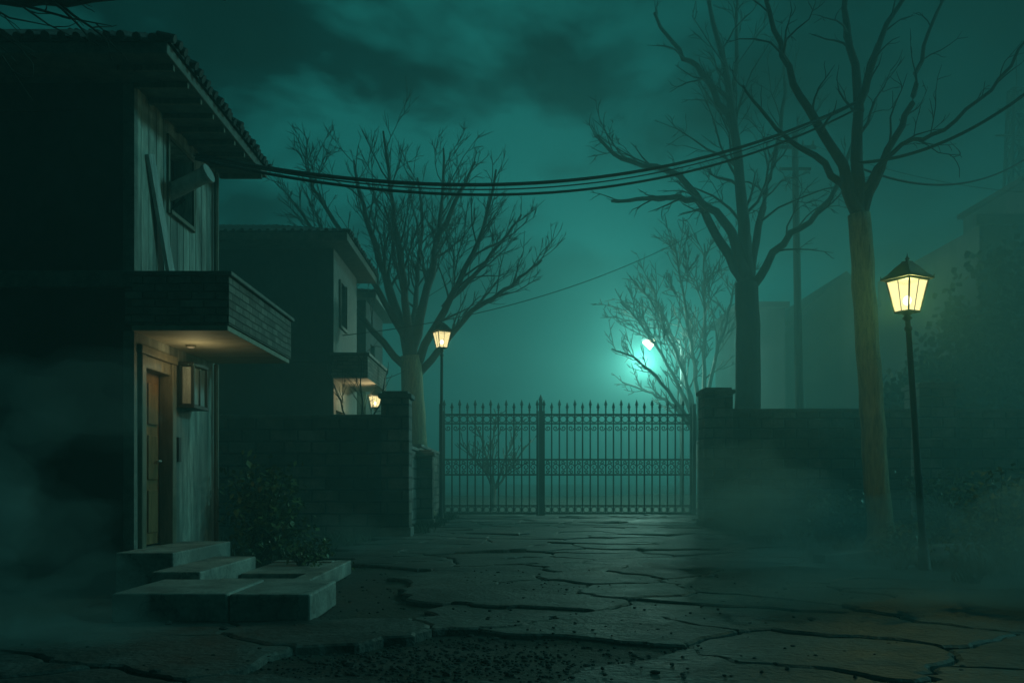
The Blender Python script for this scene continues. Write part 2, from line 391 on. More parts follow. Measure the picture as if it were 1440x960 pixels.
mb=MB(); mb.box(XW-0.12,XW+0.05,10.13,10.255,0.42,2.58); mb.box(XW-0.12,XW+0.05,11.045,11.17,0.42,2.58); mb.box(XW-0.12,XW+0.06,10.10,11.20,2.583,2.68); mb.box(XW-0.12,XW+0.03,10.258,11.042,2.44,2.58)
mb.obj('door_frame',M_frame,h1,0.012)
mb=MB(); mb.tube([(XW-0.10,10.93,1.42),(XW-0.05,10.93,1.42)],[0.015,0.015],8); mb.tube([(XW-0.05,10.93,1.42),(XW-0.045,10.83,1.42)],[0.012,0.012],6); mb.obj('door_handle',M_metal,h1)
mb=MB()
mb.box(XW,XW+0.22,11.28,11.84,2.60,2.64); mb.box(XW,XW+0.22,11.28,11.84,2.08,2.12); mb.box(XW,XW+0.02,11.30,11.82,2.12,2.60)
for (xa,ya) in ((XW+0.18,11.29),(XW+0.18,11.79),(XW+0.03,11.29),(XW+0.03,11.79)): mb.box(xa,xa+0.035,ya,ya+0.035,2.12,2.60)
mb.box(XW+0.183,XW+0.205,11.55,11.57,2.12,2.60); mb.obj('wall_box_frame',M_iron,h1,0.004)
MB().box(XW+0.025,XW+0.175,11.33,11.79,2.13,2.59).obj('wall_box_body',M_board,h1,0.01)
MB().box(XW,XW+0.04,11.27,11.36,1.42,1.72).obj('intercom',M_iron,h1,0.008)
mb=MB(); mb.box(-0.022,0.022,-0.09,0.09,0,1.5)
xf=Matrix.Translation((XW+0.10,10.92,3.45))@Matrix.Rotation(math.radians(20),4,'X')@Matrix.Rotation(math.radians(-3),4,'Y')
mb.obj('loose_board',M_board,h1,0.004,xf=xf)
mb=MB(); mb.tube([(0,0,0),(0.60,0,0)],[0.095,0.095],20); mb.tube([(0.58,0,0),(0.63,0,0)],[0.115,0.115],20)
xf=Matrix.Translation((XW-0.08,11.12,4.62))@Matrix.Rotation(math.radians(-22),4,'Y')@Matrix.Rotation(math.radians(-10),4,'Z')
mb.obj('flood_light',M_board,h1,0.006,xf=xf)
mb=MB(); mb.tube([(XW,11.15,4.45),(XW+0.15,11.15,4.60)],0.02,6); mb.obj('flood_light_bracket',M_iron,h1)
mb=MB(); mb.tube([(-3.82,11.0,2.798),(-3.82,11.0,2.775)],[0.06,0.06],14); mb.obj('ceiling_lamp_rim',M_frame,h1)
mb=MB(); mb.tube([(-3.82,11.0,2.774),(-3.82,11.0,2.768)],[0.045,0.03],14); mb.obj('ceiling_lamp_bulb',mat_emit('dim_bulb',(1,0.75,0.38),0.4,0.5),h1)
def plight(name,loc,e,col,r=0.06,parent=None):
    l=bpy.data.lights.new(name,'POINT'); l.energy=e; l.color=col; l.shadow_soft_size=r
    o=bpy.data.objects.new(name,l); COL.objects.link(o); o.location=loc
    if parent: o.parent=parent
    return o
plight('porch_light',(-3.70,10.8,2.50),4.0,(1.0,0.84,0.40),0.1,h1)
mb=MB(); mb.tube([(XW+0.05,12.66,0.1),(XW+0.05,12.66,2.78)],0.035,8); mb.tube([(XW+0.05,12.66,3.46),(XW+0.05,12.66,5.40)],0.035,8); mb.obj('drain_pipe',M_frame,h1)

st=empty('stone_steps')
MB().box(XW+0.003,-3.5,9.55,11.5,0.0,0.44).obj('landing',M_step,st,0.015)
MB().box(-3.497,-3.02,8.95,10.9,0.0,0.30).obj('middle_step',M_step,st,0.015)
MB().box(-3.3,-2.34,7.6,8.75,0.0,0.25).obj('lower_platform',M_step,st,0.02)
MB().box(-2.33,-1.66,7.61,8.74,0.0,0.243).obj('lower_platform_end',M_step,st,0.02)
sg=MB(); sg.box(-3.0,-2.05,9.3,9.52,0,0.18); sg.box(-2.25,-2.05,9.523,11.8,0,0.18); sg.box(-3.0,-2.253,11.6,11.8,0,0.18); sg.obj('planter_kerb',M_step,st,0.015)
sg=MB(); sg.box(-3.0,-2.26,10.2,11.55,0,0.165); sg.obj('side_slab',M_step,st,0.015)

# ============================================================ HOUSE 2
h2=empty('two_storey_house')
XW2=-4.4; a0,a1=22.8,26.2
mb=MB(); panel(mb,(XW2,a0,0),(0,1,0),(1,0,0),a1-a0,6.95,[(0.3,1.3,0.3,3.0),(0.75,1.6,5.2,6.35)],0.2); mb.obj('side_wall',M_trim,h2)
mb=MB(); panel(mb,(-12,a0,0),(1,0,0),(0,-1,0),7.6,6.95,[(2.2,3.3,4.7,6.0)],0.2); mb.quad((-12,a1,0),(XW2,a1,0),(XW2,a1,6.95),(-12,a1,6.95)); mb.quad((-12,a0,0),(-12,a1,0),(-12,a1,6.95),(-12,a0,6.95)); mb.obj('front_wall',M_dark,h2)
MB().box(-11.9,XW2-0.205,a0+0.205,a1-0.01,0.01,6.9).obj('interior',M_black,h2)
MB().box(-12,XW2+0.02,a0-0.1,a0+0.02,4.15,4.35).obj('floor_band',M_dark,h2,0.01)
hip_roof(h2,-12.8,-3.92,22.0,26.8,6.95,0.18,0.8,0.2,0.05)
MB().box(XW2-0.05,-3.55,22.75,26.1,3.75,4.3).obj('canopy_parapet',M_brick,h2,0.01)
MB().box(XW2-0.08,-3.5,22.7,26.15,4.303,4.38).obj('canopy_coping',M_trim,h2,0.01)
MB().box(XW2-0.2,XW2-0.15,23.15,24.05,0.3,3.0).obj('door_leaf',M_door,h2)
mb=MB(); mb.box(XW2,XW2+.05,23.5,23.56,5.2,6.35); mb.box(XW2,XW2+.05,24.42,24.48,5.2,6.35); mb.box(XW2,XW2+.06,23.5,24.48,5.12,5.197); mb.obj('window_frame',M_frame,h2)
mb=MB(); mb.box(-8.9,-8.3,23.6,24.2,7.1,8.35); mb.box(-8.96,-8.24,23.54,24.26,8.353,8.45); mb.obj('chimney',M_brick,h2,0.01)
plight('porch_light',(-3.72,23.9,3.35),26,(1.0,0.80,0.40),0.08,h2)

h3=empty('two_storey_house')
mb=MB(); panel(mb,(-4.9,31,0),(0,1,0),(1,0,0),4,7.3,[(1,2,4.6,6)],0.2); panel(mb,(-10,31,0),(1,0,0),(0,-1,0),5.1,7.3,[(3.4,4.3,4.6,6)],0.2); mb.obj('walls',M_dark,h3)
MB().box(-9.9,-5.11,31.21,34.9,0,7.25).obj('interior',M_black,h3)
hip_roof(h3,-10.5,-4.5,30.5,35.5,7.3,0.18,0.7,0.26,0.06)

# ============================================================ lanterns
def lantern(parent,c,s,glass=M_lglass,bulbm=M_bulb):
    cx,cy,cz=c; wb=0.26*s; wt=0.44*s; H=s
    cor=lambda w,z:[(cx-w,cy-w,z),(cx+w,cy-w,z),(cx+w,cy+w,z),(cx-w,cy+w,z)]
    rot=Matrix.Translation((cx,cy,cz))@Matrix.Rotation(math.radians(28),4,'Z')@Matrix.Translation((-cx,-cy,-cz))
    B=cor(wb,cz); T=cor(wt,cz+H)
    mb=MB()
    for i in range(4):
        mb.tube([B[i],T[i]],0.028*s,6); j=(i+1)%4
        mb.tube([B[i],B[j]],0.032*s,6); mb.tube([T[i],T[j]],0.045*s,6)
        bm=[(B[i][k]+B[j][k])/2 for k in range(3)]; tm=[(T[i][k]+T[j][k])/2 for k in range(3)]
        mb.tube([bm,tm],0.014*s,5)
    mb.obj('lantern_frame',M_iron,parent,xf=rot)
    mb=MB(); k=0.95
    B2=cor(wb*k,cz+0.01); T2=cor(wt*k,cz+H-0.01)
    for i in range(4): mb.quad(B2[i],B2[(i+1)%4],T2[(i+1)%4],T2[i])
    mb.obj('lantern_glass',glass,parent,xf=rot)
    mb=MB(); prof=[(0.56,1.02),(0.57,1.07),(0.42,1.20),(0.26,1.42),(0.13,1.56),(0.12,1.60)]
    rings=[cor(a*s,cz+b*s) for a,b in prof]
    mb.quad(*rings[0][::-1])
    for r0,r1 in zip(rings,rings[1:]):
        for i in range(4): mb.quad(r0[i],r0[(i+1)%4],r1[(i+1)%4],r1[i])
    mb.quad(*rings[-1]); mb.obj('lantern_roof',M_iron,parent,xf=rot)
    mb=MB(); mb.tube([(cx,cy,cz+b*s) for b in (1.58,1.63,1.67,1.70,1.76,1.86)],[0.10*s,0.04*s,0.075*s,0.06*s,0.02*s,0.004*s],10)
    for (ax,ay) in ((-1,-1),(1,-1),(1,1),(-1,1)):
        mb.tube([(cx+ax*.54*s,cy+ay*.54*s,cz+1.06*s),(cx+ax*.56*s,cy+ay*.56*s,cz+1.16*s)],[0.03*s,0.006*s],6)
    mb.obj('lantern_finial',M_iron,parent,smooth=True,xf=rot)
    mb=MB(); mb.tube([(cx,cy,cz-0.28*s),(cx,cy,cz-0.2*s),(cx,cy,cz-0.12*s),(cx,cy,cz-0.03*s),(cx,cy,cz+0.02*s)],[0.07*s,0.16*s,0.09*s,0.2*s,0.29*s],12); mb.obj('lantern_collar',M_iron,parent,smooth=True)
    mb=MB(); pts=[(cx,cy,cz+H*(0.36+0.3*math.sin((i/8-0.5)*math.pi)*0.5)) for i in range(9)]
    mb.tube(pts,[max(0.003,0.13*s*math.cos((i/8-0.5)*math.pi)) for i in range(9)],12); mb.obj('bulb',bulbm,parent,smooth=True)
def lamp_post(base,top,s,e,col):
    p=empty('street_lamp'); b=Vector(base); tp=Vector(top); d=(tp-b); L=d.length; d.normalize()
    at=lambda z:tuple(b+d*z)
    prof=[(0,.10),(.05,.10),(.06,.085),(.28,.08),(.32,.06),(.42,.068),(.46,.053),(1.2,.05),(1.23,.060),(1.27,.05),(L-.25,.04),(L-.23,.055),(L-.2,.055),(L-.18,.038),(L-.22*s,.038)]
    MB().tube([at(z) for z,r in prof],[r*(s/0.46) for z,r in prof],14).obj('post',M_iron,p,smooth=True)
    lantern(p,top,s)
    plight('lamp_light',(top[0],top[1],top[2]+0.36*s),e,col,0.07,p)
    return p
lamp_post((5.36,12.0,0.0),(5.13,12.0,3.38),0.41,520,(0.88,0.90,0.25))
lamp_post((-2.08,27.0,0.0),(-2.05,27.0,5.12),0.46,220,(0.98,0.86,0.34))
hl=empty('hanging_lantern'); lantern(hl,(-3.58,24.2,3.15),0.30); MB().tube([(-3.58,24.2,3.7),(-3.58,24.2,3.75)],0.02,6).obj('hook',M_iron,hl)
fl=empty('street_lamp'); X=6.05
mb=MB(); mb.tube([(X+1.3,40,0.2),(X+1.3,40,6.9),(X+1.2,40,7.35),(X+0.8,40,7.55),(X+0.3,40,7.5)],[.1,.07,.06,.05,.045],8); mb.obj('post',M_iron,fl)
mb=MB(); mb.tube([(X+0.38,40,7.48),(X+0.1,40,7.5),(X-0.35,40,7.42),(X-0.45,40,7.38)],[.06,.16,.17,.05],10); mb.obj('head',M_iron,fl,smooth=True)
mb=MB(); mb.tube([(X+0.14,40,7.34),(X-0.1,40,7.22),(X-0.38,40,7.30)],[.08,.28,.06],12); mb.obj('lamp_bowl',M_bulb_far,fl,smooth=True)
plight('lamp_light',(X-0.4,39.8,6.4),3400,(0.45,1.0,0.80),0.3,fl)

# ============================================================ boundary walls and pillars
def bwall(x0,x1,y0,y1,z):
    p=empty('boundary_wall'); MB().box(x0,x1,y0,y1,-0.1,z).obj('masonry',M_wallbrick,p,0.01)
    e=0.05; MB().box(x0-e*(x1-x0<1),x1+e*(x1-x0<1),y0-e*(y1-y0<1),y1+e*(y1-y0<1),z+0.002,z+0.09).obj('coping',M_coping,p,0.015)
def pillar(x,y,w_,z,name='gate_pillar'):
    p=empty(name); h=w_/2; MB().box(x-h,x+h,y-h,y+h,-0.1,z-0.16).obj('shaft',M_wallbrick,p,0.015)
    MB().box(x-h-.06,x+h+.06,y-h-.06,y+h+.06,z-0.158,z-0.06).obj('cap',M_coping,p,0.015)
    MB().box(x-h+.02,x+h-.02,y-h+.02,y+h-.02,z-0.058,z).obj('cap_top',M_coping,p,0.02)
    MB().box(x-h-.04,x+h+.04,y-h-.04,y+h+.04,-0.1,0.22).obj('plinth',M_coping,p,0.015)
bwall(-9.5,-2.81,19.9,20.2,2.55); pillar(-2.5,20.05,0.6,3.14)
bwall(-2.75,-2.5,20.4,26.2,2.0); pillar(-2.3,24.5,0.42,2.05,'wall_pier')
bwall(-2.85,-2.62,26.3,33.2,2.2)
pillar(5.28,24.0,0.74,3.62); bwall(5.66,10.3,23.85,24.15,3.0); pillar(10.85,24.0,0.95,3.75); bwall(11.4,22,23.85,24.15,3.0)
bwall(6.65,6.9,24.3,33.2,2.6)

# ============================================================ gate
gate=empty('iron_gate'); GY=33.0
def leaf(x0,x1,nm):
    n=int(round((x1-x0)/0.275)); mb=MB(); sp=MB()
    for i in range(n+1):
        x=x0+(x1-x0)*i/n; tall=(i%2==0); top=3.86 if tall else 3.76
        mb.tube([(x,GY,0.10),(x,GY,top)],0.028,6)
        sp.tube([(x,GY,top-0.02),(x,GY,top+0.03),(x,GY,top+0.06),(x,GY,top+0.12),(x,GY,top+0.30)],[0.02,0.045,0.028,0.066,0.004],6)
    for z,h in ((0.10,0.035),(0.38,0.024),(1.48,0.028),(2.02,0.028),(3.30,0.024),(3.62,0.035)):
        mb.box(x0,x1,GY-0.022,GY+0.022,z-h,z+h)
    mb.box(x0-0.05,x0+0.03,GY-0.035,GY+0.035,0.03,3.75); mb.box(x1-0.03,x1+0.05,GY-0.035,GY+0.035,0.03,3.75)
    mb.obj(nm+'_bars',M_iron,gate); sp.obj(nm+'_spears',M_iron,gate)
    sc_=MB()
    def ring(cx,cz,r,th=0.018):
        k=12; pts=[(cx+r*math.cos(math.radians(360*i/k)),GY-0.03,cz+r*math.sin(math.radians(360*i/k))) for i in range(k+1)]; sc_.tube(pts,th,5,cap=False)
    def scroll(cx,cz,r,sgn,vs):
        pts=[]
        for i in range(17):
            a=math.radians(i*28); rr=r*(1-i/20); pts.append((cx+sgn*rr*math.cos(a),GY-0.03,cz+vs*rr*math.sin(a)))
        sc_.tube(pts,0.018,5)
    for i in range(n):
        x=x0+(x1-x0)*(i+.5)/n
        ring(x,0.24,0.105); ring(x,3.46,0.12)
        s=1 if i%2 else -1
        scroll(x,1.75,0.13,s,1); scroll(x,1.93,0.075,-s,-1); scroll(x,1.57,0.075,-s,1)
        scroll(x,3.14,0.10,s,-1); 
    sc_.obj(nm+'_scrolls',M_iron,gate)
leaf(-2.42,0.90,'left_leaf'); leaf(1.14,6.38,'right_leaf')
mb=MB(); mb.box(0.96,1.09,GY-0.065,GY+0.065,0.0,4.1); mb.tube([(1.025,GY,4.1),(1.025,GY,4.16),(1.025,GY,4.34)],[.05,.08,.005],8)
mb.box(-2.60,-2.49,GY-0.06,GY+0.06,0,4.0); mb.box(6.45,6.56,GY-0.06,GY+0.06,0,4.0); mb.obj('posts',M_iron,gate,0.01)

# ============================================================ trees
def curved(pts,sub=4,wob=0.0,rg=None):
    P=[Vector(p) for p in pts]; out=[]
    for i in range(len(P)-1):
        p0=P[max(i-1,0)];p1=P[i];p2=P[i+1];p3=P[min(i+2,len(P)-1)]
        for k in range(sub):
            t_=k/sub; q=0.5*((2*p1)+(p2-p0)*t_+(2*p0-5*p1+4*p2-p3)*t_*t_+(3*p1-p0-3*p2+p3)*t_**3)
            if wob and (i or k): q=q+Vector((rg.uniform(-1,1),rg.uniform(-1,1),rg.uniform(-1,1)))*wob
            out.append(q)
    out.append(P[-1]); return out
def spawn(mb,path,r0,r1,level,rg,dens,up,minr,lenk,crook):
    L=sum((path[i+1]-path[i]).length for i in range(len(path)-1))
    n=max(2,int(L*dens[level])); 
    for c in range(n):
        t_=rg.uniform(0.18 if level else 0.22,0.98); k=t_*(len(path)-1); i=min(int(k),len(path)-2); p=path[i].lerp(path[i+1],k-i)
        tan=(path[i+1]-path[i]).normalized(); ax=Vector((rg.gauss(0,1),rg.gauss(0,1),rg.gauss(0,1)))
        ax=(ax-tan*ax.dot(tan)).normalized(); an=math.radians(rg.uniform(20,50))
        d=(tan*math.cos(an)+ax*math.sin(an)); d.z+=up; d.normalize()
        l=L*lenk[level]*rg.uniform(0.45,1.0)*(1.15-0.6*t_)
        if l<0.15: continue
        rr=(r0+(r1-r0)*t_)*rg.uniform(0.32,0.52); rr=max(rr,minr)
        seg=5 if level<2 else 4; pts=[p]; q=p.copy(); dd=d.copy()
        for s_ in range(seg):
            dd=(dd+Vector((rg.gauss(0,crook),rg.gauss(0,crook),rg.gauss(0,crook)+up*0.35))).normalized(); q=q+dd*(l/seg); pts.append(q.copy())
        re=minr*0.5
        mb.tube(pts,[rr+(re-rr)*s_/seg for s_ in range(seg+1)],5 if level==0 else (4 if level==1 else 3),cap=False)
        if level<len(dens)-1: spawn(mb,pts,rr,re,level+1,rg,dens,up,minr,lenk,crook)
def tree(name,trunk,tr,limbs,lr,mat,seed,dens=(2.2,3.0,3.5),up=0.12,minr=0.009,lenk=(0.5,0.5,0.5),crook=0.16,wob=0.05,mat2=None):
    rg=random.Random(seed); mb=MB()
    tp=curved(trunk,6,wob*0.4,rg); n=len(tp)
    rr=[tr[0]+(tr[1]-tr[0])*(i/(n-1))**0.8 for i in range(n)]; rr[0]*=1.5; rr[1]*=1.12
    mb.tube(tp,rr,14); nf=len(mb.f)
    for li,l in enumerate(limbs):
        r0=l[0]; pts=curved(l[1:],5,wob,rg); m=len(pts)
        rad=[r0+(lr-r0)*(i/(m-1))**0.7 for i in range(m)]
        mb.tube(pts,rad,9)
        spawn(mb,pts,r0*0.75,lr,0,rg,dens,up,minr,lenk,crook)
    ob=mb.obj(name,mat,smooth=True)
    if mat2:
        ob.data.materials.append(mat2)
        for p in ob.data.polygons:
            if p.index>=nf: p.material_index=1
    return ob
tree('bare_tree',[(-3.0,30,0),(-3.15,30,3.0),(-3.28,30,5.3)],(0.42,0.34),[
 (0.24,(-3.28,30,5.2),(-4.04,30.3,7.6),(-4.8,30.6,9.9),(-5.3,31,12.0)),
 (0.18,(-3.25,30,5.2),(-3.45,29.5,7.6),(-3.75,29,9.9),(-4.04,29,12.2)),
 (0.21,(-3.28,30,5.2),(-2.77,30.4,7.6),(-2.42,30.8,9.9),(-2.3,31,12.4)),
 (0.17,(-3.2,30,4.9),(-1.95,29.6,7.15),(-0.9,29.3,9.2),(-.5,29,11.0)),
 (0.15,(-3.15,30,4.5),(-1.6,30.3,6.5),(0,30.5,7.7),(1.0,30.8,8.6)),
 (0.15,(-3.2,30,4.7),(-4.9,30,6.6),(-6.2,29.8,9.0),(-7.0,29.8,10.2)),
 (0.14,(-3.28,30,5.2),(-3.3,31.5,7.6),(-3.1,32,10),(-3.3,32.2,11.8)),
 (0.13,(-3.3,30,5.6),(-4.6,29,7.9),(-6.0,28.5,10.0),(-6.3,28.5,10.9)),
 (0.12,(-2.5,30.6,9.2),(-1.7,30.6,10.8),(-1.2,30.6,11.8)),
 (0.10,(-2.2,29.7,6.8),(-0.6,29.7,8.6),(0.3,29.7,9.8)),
 ],0.03,M_bark_lit,11,dens=(2.5,3.0,3.8),up=0.15,minr=0.013,lenk=(0.48,0.55,0.6),crook=0.13,mat2=M_bark)
tree('bare_tree',[(6.85,27,0),(6.9,27,4),(6.85,27,7.0)],(0.42,0.33),[
 (0.20,(6.85,27,6.9),(6.4,26.8,8.4),(5.5,26.6,9.2),(4.2,26.3,9.3),(2.8,26,9.1)),
 (0.18,(6.8,27,6.9),(6.0,27.3,8.6),(5.0,27.6,10.3),(3.3,27.8,10.9),(2.6,28,11.7)),
 (0.24,(6.85,27,7.0),(6.65,27,10.1),(6.1,26.6,13.2),(5.4,26.4,15.5)),
 (0.21,(6.9,27,7.0),(6.9,27.6,9.5),(6.75,28,12.4),(6.9,28.2,16)),
 (0.16,(6.9,27,6.7),(7.8,26.7,8.1),(9.0,26.3,9.2),(9.8,26,11.5)),
 (0.13,(6.5,27,11.4),(5.6,26.5,12.7),(4.7,26.2,13.4),(4.0,26,14.4)),
 (0.15,(6.9,27,7.0),(7.6,28,9.5),(8.3,28.6,12),(8.6,29,15)),
 ],0.04,M_bark,23,dens=(1.7,2.6,3.2),up=0.03,minr=0.014,lenk=(0.42,0.5,0.5),crook=0.2)
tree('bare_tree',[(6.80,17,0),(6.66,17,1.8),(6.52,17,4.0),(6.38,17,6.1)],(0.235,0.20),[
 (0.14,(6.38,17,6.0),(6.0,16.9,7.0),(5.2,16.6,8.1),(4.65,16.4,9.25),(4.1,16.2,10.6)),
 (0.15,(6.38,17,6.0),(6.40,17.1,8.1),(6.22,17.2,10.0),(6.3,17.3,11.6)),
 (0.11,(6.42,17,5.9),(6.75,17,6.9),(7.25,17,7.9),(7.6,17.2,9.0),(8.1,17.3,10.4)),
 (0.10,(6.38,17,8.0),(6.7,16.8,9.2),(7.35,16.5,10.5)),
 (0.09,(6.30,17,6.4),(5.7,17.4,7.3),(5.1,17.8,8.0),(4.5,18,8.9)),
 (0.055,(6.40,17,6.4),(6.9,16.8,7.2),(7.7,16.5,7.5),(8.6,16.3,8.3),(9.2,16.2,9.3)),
 ],0.024,M_bark_lit,37,dens=(1.8,2.6,3.0),up=0.07,minr=0.009,lenk=(0.38,0.5,0.5),crook=0.2,wob=0.04,mat2=M_bark)
tree('bare_tree',[(7.9,38,0),(7.8,38,2.0),(7.75,38,3.3)],(0.26,0.2),[
 (0.11,(7.75,38,3.0),(6.4,38,5.0),(5.2,38,6.2),(4.1,38,6.7)),
 (0.11,(7.75,38,3.0),(6.6,37.7,5.6),(5.4,37.5,7.4),(4.4,37.4,8.5)),
 (0.11,(7.75,38,3.2),(7.0,38.2,6.0),(6.2,38.4,8.4),(5.6,38.5,9.8)),
 (0.12,(7.75,38,3.2),(7.5,38,6.0),(7.1,38,8.6),(6.7,38,10.9)),
 (0.12,(7.75,38,3.2),(7.9,38,6.5),(7.9,38,9),(7.9,38,11.0)),
 (0.11,(7.75,38,3.2),(8.3,38,6.0),(8.9,38,8.2),(9.3,38,9.8)),
 (0.10,(7.75,38,2.8),(6.8,38.4,4.3),(5.6,38.5,5.0),(4.6,38.6,5.4)),
 (0.10,(7.75,38,2.8),(7.0,37.6,5.6),(6.4,37.4,7.0),(5.5,37.4,8.8)),
 ],0.03,M_bark,41,dens=(2.6,3.4,3.6),up=0.10,minr=0.022,lenk=(0.42,0.5,0.5),crook=0.12)
tree('bare_shrub',[(-0.8,39,0.0),(-0.78,39,0.8),(-0.76,39,1.1)],(0.12,0.10),[
 (0.06,(-0.76,39,0.9),(-1.4,39,2.0),(-2.2,39,2.9)),(0.06,(-0.76,39,0.9),(-1.1,39,2.4),(-1.5,39,3.6)),
 (0.06,(-0.76,39,0.9),(-0.8,39,2.6),(-0.7,39,3.9)),(0.06,(-0.76,39,0.9),(-.2,39,2.4),(0.2,39,3.6)),(0.06,(-0.76,39,0.9),(0.1,39,2.0),(0.8,39,3.0))
 ],0.025,M_bark,47,dens=(4,4,4),up=0.1,minr=0.024,lenk=(0.5,0.5,0.5),crook=0.1)
tree('bare_tree',[(-7.2,6.6,0),(-7.2,6.7,2.5),(-7.0,6.9,4.6)],(0.22,0.15),[
 (0.08,(-7.0,6.9,4.6),(-6.0,7.4,5.1),(-5.0,7.8,5.35),(-4.1,8.1,5.35),(-3.2,8.3,5.6),(-2.6,8.4,5.55)),
 (0.07,(-7.0,6.9,4.5),(-6.0,7.6,5.3),(-4.9,8.1,5.55),(-3.9,8.2,5.65),(-3.0,8.3,5.85)),
 (0.08,(-7.0,6.9,4.6),(-7.4,7.2,6.2),(-7.6,7.6,8)),(0.07,(-7.0,6.9,4.6),(-6.6,6.6,6.2),(-6.0,6.3,7.6)),
 ],0.016,M_bark,53,dens=(2.6,3,3.5),up=0.02,minr=0.007,lenk=(0.26,0.5,0.5),wob=0.03)
tree('bare_shrub',[(-3.6,20.9,0),(-3.55,20.9,1.5),(-3.5,20.9,2.2)],(0.06,0.045),[
 (0.03,(-3.5,20.9,2.1),(-3.9,20.9,3.0),(-4.2,20.9,3.9)),(0.03,(-3.5,20.9,2.1),(-3.4,20.9,3.2),(-3.5,20.9,4.3)),(0.03,(-3.5,20.9,2.1),(-3.0,20.9,3.0),(-2.8,20.9,3.8))
 ],0.008,M_bark,59,dens=(3,4,4),up=0.1,minr=0.009)

def shrub(c,rad,nclump,nleaf,seed,mat=M_leaf,ls=0.07,name='leafy_shrub'):
    p=empty(name); rg=random.Random(seed); mb=MB(); stem=MB(); c=Vector(c)
    for k in range(nclump):
        a=rg.uniform(0,6.28); rr=rg.random()**0.6; h=rg.uniform(0.15,1.0)
        tip=c+Vector((math.cos(a)*rr*rad[0]*(1.15-0.5*h),math.sin(a)*rr*rad[1]*(1.15-0.5*h),h*rad[2]))
        mid=c.lerp(tip,0.5)+Vector((0,0,0.12*rad[2]))
        stem.tube([c+Vector((rg.uniform(-.08,.08),rg.uniform(-.08,.08),0)),mid,tip],[0.012,0.008,0.004],4,cap=False)
        for q in range(nleaf):
            t_=rg.uniform(0.35,1.05); b=mid.lerp(tip,t_)+Vector((rg.gauss(0,1),rg.gauss(0,1),rg.gauss(0,1)))*0.09*max(rad)
            d=Vector((rg.gauss(0,1),rg.gauss(0,1),rg.gauss(0,.6)-0.25)).normalized(); s_=ls*rg.uniform(0.6,1.3)
            sd=d.cross(Vector((rg.gauss(0,.3),rg.gauss(0,.3),1))).normalized()*s_*0.32
            n=len(mb.v); m1=b+d*s_*0.5; dn=Vector((0,0,-s_*0.12))
            for vv in (b,m1+sd,b+d*s_+dn,m1-sd): mb.v.append(tuple(vv))
            mb.f.append((n,n+1,n+2)); mb.f.append((n,n+2,n+3))
    stem.obj('stems',M_bark,p); mb.obj('leaves',mat,p)
shrub((-3.45,12.9,0),(0.62,0.5,1.45),50,36,1,ls=0.10)
shrub((-2.7,12.5,0),(0.5,0.35,0.4),22,20,2,ls=0.07)
shrub((-2.55,11.2,0.15),(0.3,0.25,0.28),14,14,3,ls=0.06)
shrub((7.2,13.6,0),(0.9,0.6,1.35),50,30,4,ls=0.11)
shrub((6.0,14.2,0),(0.6,0.5,0.55),26,22,5,ls=0.08)
shrub((7.0,19.5,0),(1.2,0.6,1.0),40,26,6,ls=0.11)
shrub((9.6,20.5,0),(1.4,0.7,1.4),46,26,8,ls=0.12)
mb=MB(); rg=random.Random(9)
for i in range(460):
    if rg.random()<0.6: x=rg.uniform(4.9,10.5); y=rg.uniform(7,23.5)
    elif rg.random()<0.5: x=rg.uniform(-6,-2.8); y=rg.uniform(12.5,19.6)
    else: x=rg.uniform(-2.4,-1.9); y=rg.uniform(20.5,32)
    for b in range(14):
        a=rg.uniform(0,6.28); l=rg.uniform(.07,.24); bx=x+rg.gauss(0,.06); by=y+rg.gauss(0,.06); ox=math.cos(a)*l*.5; oy=math.sin(a)*l*.5; wd=0.007
        n=len(mb.v); mb.v+=[(bx-wd,by,0),(bx+wd,by,0),(bx+ox*.4+wd*.6,by+oy*.4,l*.65),(bx+ox,by+oy,l)]; mb.f+=[(n,n+1,n+2),(n,n+2,n+3)]
mb.obj('grass',M_dry)
mb=MB(); rg=random.Random(12)
for i in range(9):
    x=4.6+i*0.02+rg.uniform(-.05,.05)+ (i*0.42); y=13.4+i*0.35
    b=MB(); b.box(-0.28,0.28,-0.1,0.1,-0.05,0.14)
    xf=Matrix.Translation((x,y,0))@Matrix.Rotation(math.radians(38+rg.uniform(-6,6)),4,'Z')@Matrix.Rotation(rg.uniform(-.06,.06),4,'Y')
    k=len(mb.v); mb.v+=[tuple(xf@Vector(v)) for v in b.v]; mb.f+=[tuple(k+q for q in f) for f in b.f]
mb.obj('kerb_stones',M_coping,bevel=0.02)

def tree_mass(name,blobs,n,seed,ls):
    rg=random.Random(seed); mb=MB(); stem=MB(); p=empty(name)
    for (x,y,z,rx,rz) in blobs:
        stem.tube([(x,y,0),(x,y,z)],[rx*.12,rx*.06],7)
        for k in range(n):
            u=Vector((rg.gauss(0,1),rg.gauss(0,1),rg.gauss(0,1))).normalized(); r=rg.random()**0.4
            c=Vector((x+u.x*rx*r,y+u.y*rx*r,z+u.z*rz*r))
            if mnoise.noise(c*0.55)<-0.12: continue
            for q in range(3):
                b=c+Vector((rg.gauss(0,.25),rg.gauss(0,.25),rg.gauss(0,.2)))
                d=Vector((rg.gauss(0,1),rg.gauss(0,1),rg.gauss(0,1))).normalized()*ls; s_=d.cross(Vector((rg.gauss(0,1),rg.gauss(0,1),rg.gauss(0,1)))).normalized()*ls*.5
                i=len(mb.v); mb.v+=[tuple(b),tuple(b+d*.5+s_),tuple(b+d),tuple(b+d*.5-s_)]; mb.f.append((i,i+1,i+2,i+3))
    stem.obj('trunks',M_bark,p); mb.obj('foliage',M_leaf_far,p)
tree_mass('distant_trees',[(15.2,31,4.2,2.0,2.6),(17.5,32,6.2,2.6,3.4),(13.2,30,2.8,1.6,1.8)],1700,5,0.26)
